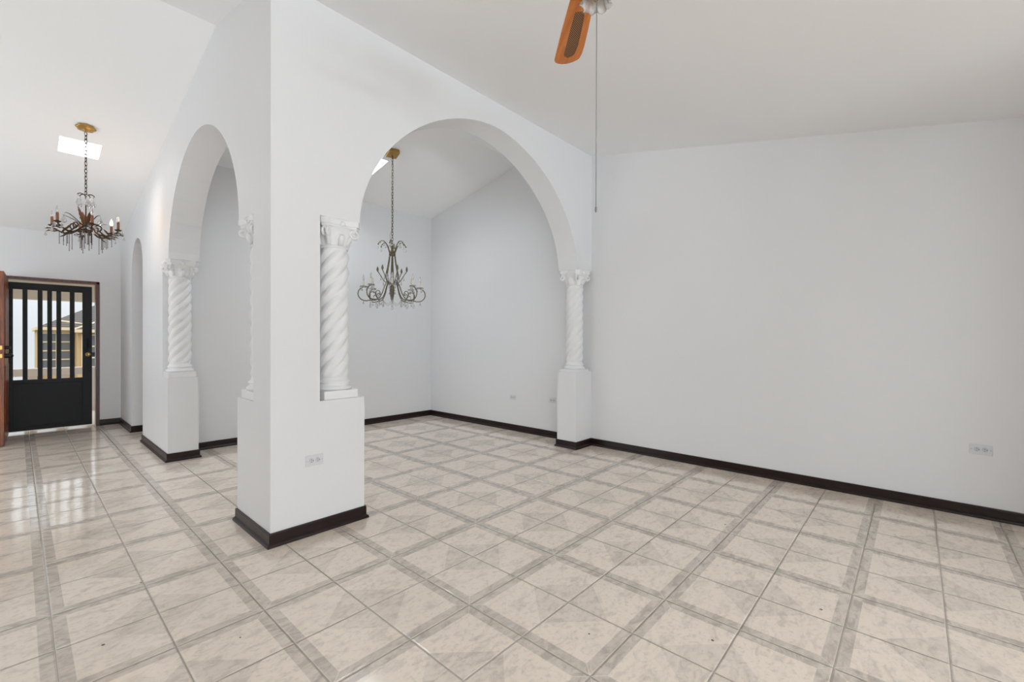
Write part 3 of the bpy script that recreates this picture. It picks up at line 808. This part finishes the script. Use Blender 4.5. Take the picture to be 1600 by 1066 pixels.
for k in range(8):
    a = VIEW+k*PI/4; d = Vector((math.cos(a), math.sin(a), 0)); e = Vector((-d.y, d.x, 0))
    if arm0 is None:
        arm0 = mk_arm().build('arm', OLIVE, c2); am = arm0
        b = MB(); b.lathe([(.0, CZ(1.846)), (.012, CZ(1.846)), (.034, CZ(1.858)), (.037, CZ(1.863)), (.02, CZ(1.861)), (.013, CZ(1.868)), (.0, CZ(1.868))], 16, (.325, 0, 0), rfun=lambda r, z, a_: r*(1+.1*math.cos(8*a_)) if r > .03 else r); b.build('candle_cup', CRYSTAL, am)
        b = MB(); b.lathe([(.0105, CZ(1.862)), (.0112, CZ(1.87)), (.0112, CZ(1.93)), (.0, CZ(1.932))], 14, (.325, 0, 0)); b.build('candle_sleeve', IVORY, am)
        b = MB(); b.lathe([(.006, CZ(1.93)), (.0125, CZ(1.945)), (.012, CZ(1.96)), (.006, CZ(1.985)), (.0004, CZ(2.0))], 12, (.325, 0, 0)); b.build('flame_bulb', BULBG, am)
    else: am = copyobj(arm0, c2)
    am.rotation_euler = (0, 0, a)
    for q in range(6):
        t = q/6*2*PI; put2(d_s if q % 2 else d_b, d*(.325+.036*math.cos(t))+e*(.036*math.sin(t))+Vector((0, 0, CZ(1.850))))
    put2(d_l, d*.25+Vector((0,0,CZ(1.685)))); put2(d_l, d*.15+Vector((0,0,CZ(1.70)))); put2(d_s, d*.215+Vector((0,0,CZ(1.745))))
    put2(d_b, d*.25+Vector((0,0,CZ(1.695)))); put2(d_b, d*.15+Vector((0,0,CZ(1.712)))); put2(d_s, d*.325+Vector((0,0,CZ(1.69))))
put2(d_l, (0, 0, CZ(1.662)))
# thin swags of beads slung between the arms
b = MB()
for k in range(8):
    a = VIEW+k*PI/4; p, q = Vector((math.cos(a), math.sin(a), 0))*.15, Vector((math.cos(a+PI/4), math.sin(a+PI/4), 0))*.15
    b.tube([p.lerp(q, t/8)+Vector((0,0,CZ(1.70)-.05*math.sin(PI*t/8))) for t in range(9)], .0016, 5)
b.build('bead_swag', OLIVE, c2)

# ------------------------------------------------------------------ ceiling fan (only its lower part is in the picture)
FX, FY = 1.310, .808
ZF = zc(FY)
fan = empty('ceiling_fan', (FX, FY, ZF), 'oak ceiling fan with cane blades and ruffled glass shade at the top edge', 'ceiling fan')
FZ = lambda z: z-ZF
b = MB(); b.lathe([(.0, .01), (.07, .0), (.072, -.02), (.045, -.06), (.018, -.075), (.012, -.08), (.012, FZ(2.69)), (.0, FZ(2.69))], 28); b.build('down_rod', BRASS, fan)
b = MB(); b.lathe([(.0, FZ(2.70)), (.06, FZ(2.70)), (.10, FZ(2.67)), (.112, FZ(2.63)), (.112, FZ(2.56)), (.09, FZ(2.53)), (.055, FZ(2.52)), (.05, FZ(2.47)), (.0, FZ(2.465))], 36); b.build('motor_housing', BRASS, fan)
OUT = [(.150, .048), (.33, .038), (.505, .024), (.520, .017), (.527, .004), (.528, -.016), (.522, -.038), (.508, -.058), (.492, -.074), (.476, -.082), (.44, -.084), (.39, -.079), (.30, -.066), (.22, -.053), (.150, -.042)]
INS = [(.205, .013), (.225, .013), (.33, .004), (.452, -.006), (.474, -.012), (.482, -.030), (.470, -.045), (.450, -.053), (.40, -.053), (.30, -.040), (.215, -.026), (.198, -.012)]
blade0 = None
for k in range(4):
    a = math.radians(50)+k*PI/2
    if blade0 is None:
        t = bmesh.new()
        def ring(pts, z): return [t.verts.new((p[0], p[1], z)) for p in pts]
        zb0, zb1 = FZ(2.497), FZ(2.503)
        b = MB()
        def fill(z, flip):
            tt = bmesh.new()
            vo = [tt.verts.new((p[0], p[1], z)) for p in OUT]; vi = [tt.verts.new((p[0], p[1], z)) for p in INS]
            ed = [tt.edges.new((vo[i], vo[(i+1) % len(vo)])) for i in range(len(vo))]+[tt.edges.new((vi[i], vi[(i+1) % len(vi)])) for i in range(len(vi))]
            bmesh.ops.triangle_fill(tt, edges=ed, use_beauty=True)
            b.merge(tt)
        fill(zb0, True); fill(zb1, False)
        for L in (OUT, INS):
            n = len(L)
            b.faces([(p[0], p[1], zb0) for p in L]+[(p[0], p[1], zb1) for p in L], [(i, (i+1) % n, n+(i+1) % n, n+i) for i in range(n)])
        t.free()
        bmesh.ops.remove_doubles(b.bm, verts=b.bm.verts[:], dist=1e-5)
        blade0 = b.build('blade', FANW, fan); bl = blade0
        b = MB(); b.prism([(p[0], p[1]) for p in INS], 2, FZ(2.4990), FZ(2.5012)); b.build('cane_panel', CANE, bl)
        b = MB(); b.bevbox(.085, .19, -.02, .022, FZ(2.503), FZ(2.509), .002); b.build('blade_bracket', BRASS, bl)
    else: bl = copyobj(blade0, fan)
    bl.rotation_euler = (0, 0, a)
# light kit: fitter and a ruffled tulip shade
b = MB(); b.lathe([(.0, FZ(2.47)), (.045, FZ(2.47)), (.045, FZ(2.44)), (.03, FZ(2.425)), (.024, FZ(2.41)), (.0, FZ(2.41))], 24); b.build('light_fitter', BRASS, fan)
b = MB(); pr = [(.022, 2.446), (.028, 2.436), (.033, 2.424), (.036, 2.411), (.039, 2.400), (.045, 2.389), (.052, 2.379)]
def ruff(r, z, a):
    t = min(1, max(0, (FZ(2.42)-z)/.045)); return r*(1+.16*t*math.cos(9*a)+.05*t*math.cos(4*a+1))
vs = []; fs = []; NS = 108; K = len(pr)
for side in (0, 1):
    for (r, z) in pr:
        for k in range(NS):
            a = 2*PI*k/NS; t = min(1, max(0, (2.42-z)/.045))
            rr = ruff(r, FZ(z), a)-side*.0022; zz3 = FZ(z)+t*.006*math.cos(9*a+.8)
            vs.append((rr*math.cos(a), rr*math.sin(a), zz3))
for side in (0, 1):
    for i in range(K-1):
        for k in range(NS):
            p = side*K*NS+i*NS; k2 = (k+1) % NS; f = (p+k, p+k2, p+NS+k2, p+NS+k); fs.append(f if side == 0 else f[::-1])
for k in range(NS):
    k2 = (k+1) % NS; p, q = (K-1)*NS, K*NS+(K-1)*NS; fs.append((p+k, p+k2, q+k2, q+k)); p, q = 0, K*NS; fs.append((p+k2, p+k, q+k, q+k2))
b.faces(vs, fs, True); b.build('ruffled_glass_shade', FROST, fan)
b = MB(); b.sphere((0, 0, FZ(2.405)), .016, 14, 10, (1, 1, 1.3)); b.build('bulb', BULBG, fan)
# pull cord hangs from the switch housing, towards the viewer from the shade
cx_, cy_ = -.0, -.0
dv_ = Vector((-.7416, -.671, 0))*.047+Vector((-.67, .7416, 0))*.006
b = MB(); b.tube([(dv_.x, dv_.y, FZ(2.475)), (dv_.x*1.0, dv_.y*1.0, FZ(2.1)), (dv_.x, dv_.y, FZ(1.682))], .0013, 6); b.lathe([(.0, 0), (.003, -.002), (.0042, -.014), (.002, -.02), (.0, -.021)], 8, (dv_.x, dv_.y, FZ(1.682)))
b.build('pull_cord', CHORD, fan)

# ------------------------------------------------------------------ light
w = bpy.data.worlds.new('sky'); SC.world = w; w.use_nodes = True
nt = w.node_tree; bg = nt.nodes['Background']
gw = G(w); tc = gw.n.new('ShaderNodeTexCoord'); sz = gw.sep(tc.outputs['Generated'])[2]
# overcast sky: the zenith is about three times brighter than the horizon
st = gw.m('ADD', .80, gw.m('MULTIPLY', gw.m('MAXIMUM', sz, 0.0), 1.9))
bg.inputs['Color'].default_value = (.90, .955, 1.0, 1); gw.l.new(st, bg.inputs['Strength'])

def area(name, loc, rot, sx, sy, power, col=(1, 1, 1)):
    l = bpy.data.lights.new(name, 'AREA'); l.shape = 'RECTANGLE'; l.size = sx; l.size_y = sy; l.energy = power; l.color = col
    o = bpy.data.objects.new(name, l); COL.objects.link(o); o.location = loc; o.rotation_euler = rot; return o
DAY = (.855, .94, 1.025)
# daylight entering through the windows and skylights
for (nm, wl, u0, u1, z0, z1, pw) in WINDOWS:
    if not pw: continue
    if wl == 'rear': area('daylight_'+nm, ((u0+u1)/2, YK-.1, (z0+z1)/2), (PI/2, 0, 0), u1-u0, z1-z0, pw, DAY)
    else: area('daylight_'+nm, (XL-.1, (u0+u1)/2, (z0+z1)/2), (PI/2, 0, -PI/2), u1-u0, z1-z0, pw, DAY)
# upward lamps added outside at ground level to brighten the ceilings through the windows
for nm, gx, gy, sx, sy, pw in (('rear', -1.7, -8.0, 2.6, 2.4, 1560), ('rear_right', .6, -8.0, 2.6, 2.4, 300), ('entrance', -4.4, 6.2, 2.4, 3.2, 114)):
    area('ground_fill_'+nm, (gx, gy, -.05), (PI, 0, 0), sx, sy, pw, (.835, .935, 1.04))
for nm, q, pw in (('entrance', SKY[0], 9), ('dining', SKY[1], 27)):
    ym = (q[2]+q[3])/2
    area('skylight_'+nm, ((q[0]+q[1])/2, ym, zc(ym)+.15), (-math.atan(S2), 0, 0), (q[1]-q[0])*.98, (q[3]-q[2])*.98, pw, DAY)
lp = bpy.data.lights.new('bulb_glow', 'POINT'); lp.energy = 2.2; lp.color = (1, .62, .3); lp.shadow_soft_size = .02
lo = bpy.data.objects.new('bulb_glow', lp); COL.objects.link(lo)
lo.location = LAMP

# ------------------------------------------------------------------ camera
f, yaw, pit, rol, hcam = 698.6, .8355, -.0043, .0032, 1.2457
Fv = Vector((math.sin(yaw)*math.cos(pit), math.cos(yaw)*math.cos(pit), math.sin(pit)))
Rv = Vector((math.cos(yaw), -math.sin(yaw), 0)); Uv = Rv.cross(Fv)
Rv, Uv = Rv*math.cos(rol)+Uv*math.sin(rol), -Rv*math.sin(rol)+Uv*math.cos(rol)
cam = bpy.data.cameras.new('camera'); cam.sensor_width = 36; cam.lens = f/1600*36; cam.clip_start = .05; cam.clip_end = 300
co = bpy.data.objects.new('camera', cam); COL.objects.link(co)
M = Matrix((( Rv.x, Uv.x, -Fv.x, 0), (Rv.y, Uv.y, -Fv.y, 0), (Rv.z, Uv.z, -Fv.z, hcam), (0, 0, 0, 1)))
co.matrix_world = M; SC.camera = co

vs_ = SC.view_settings; vs_.view_transform = 'Standard'; vs_.look = 'None'; vs_.gamma = 1; vs_.exposure = 0.06; vs_.use_curve_mapping = False
SC.cycles.use_denoising = True
SC.cycles.max_bounces = 12; SC.cycles.diffuse_bounces = 7; SC.cycles.glossy_bounces = 5; SC.cycles.transmission_bounces = 10; SC.cycles.transparent_max_bounces = 10
SC.cycles.caustics_reflective = False; SC.cycles.caustics_refractive = False; SC.cycles.sample_clamp_indirect = 4
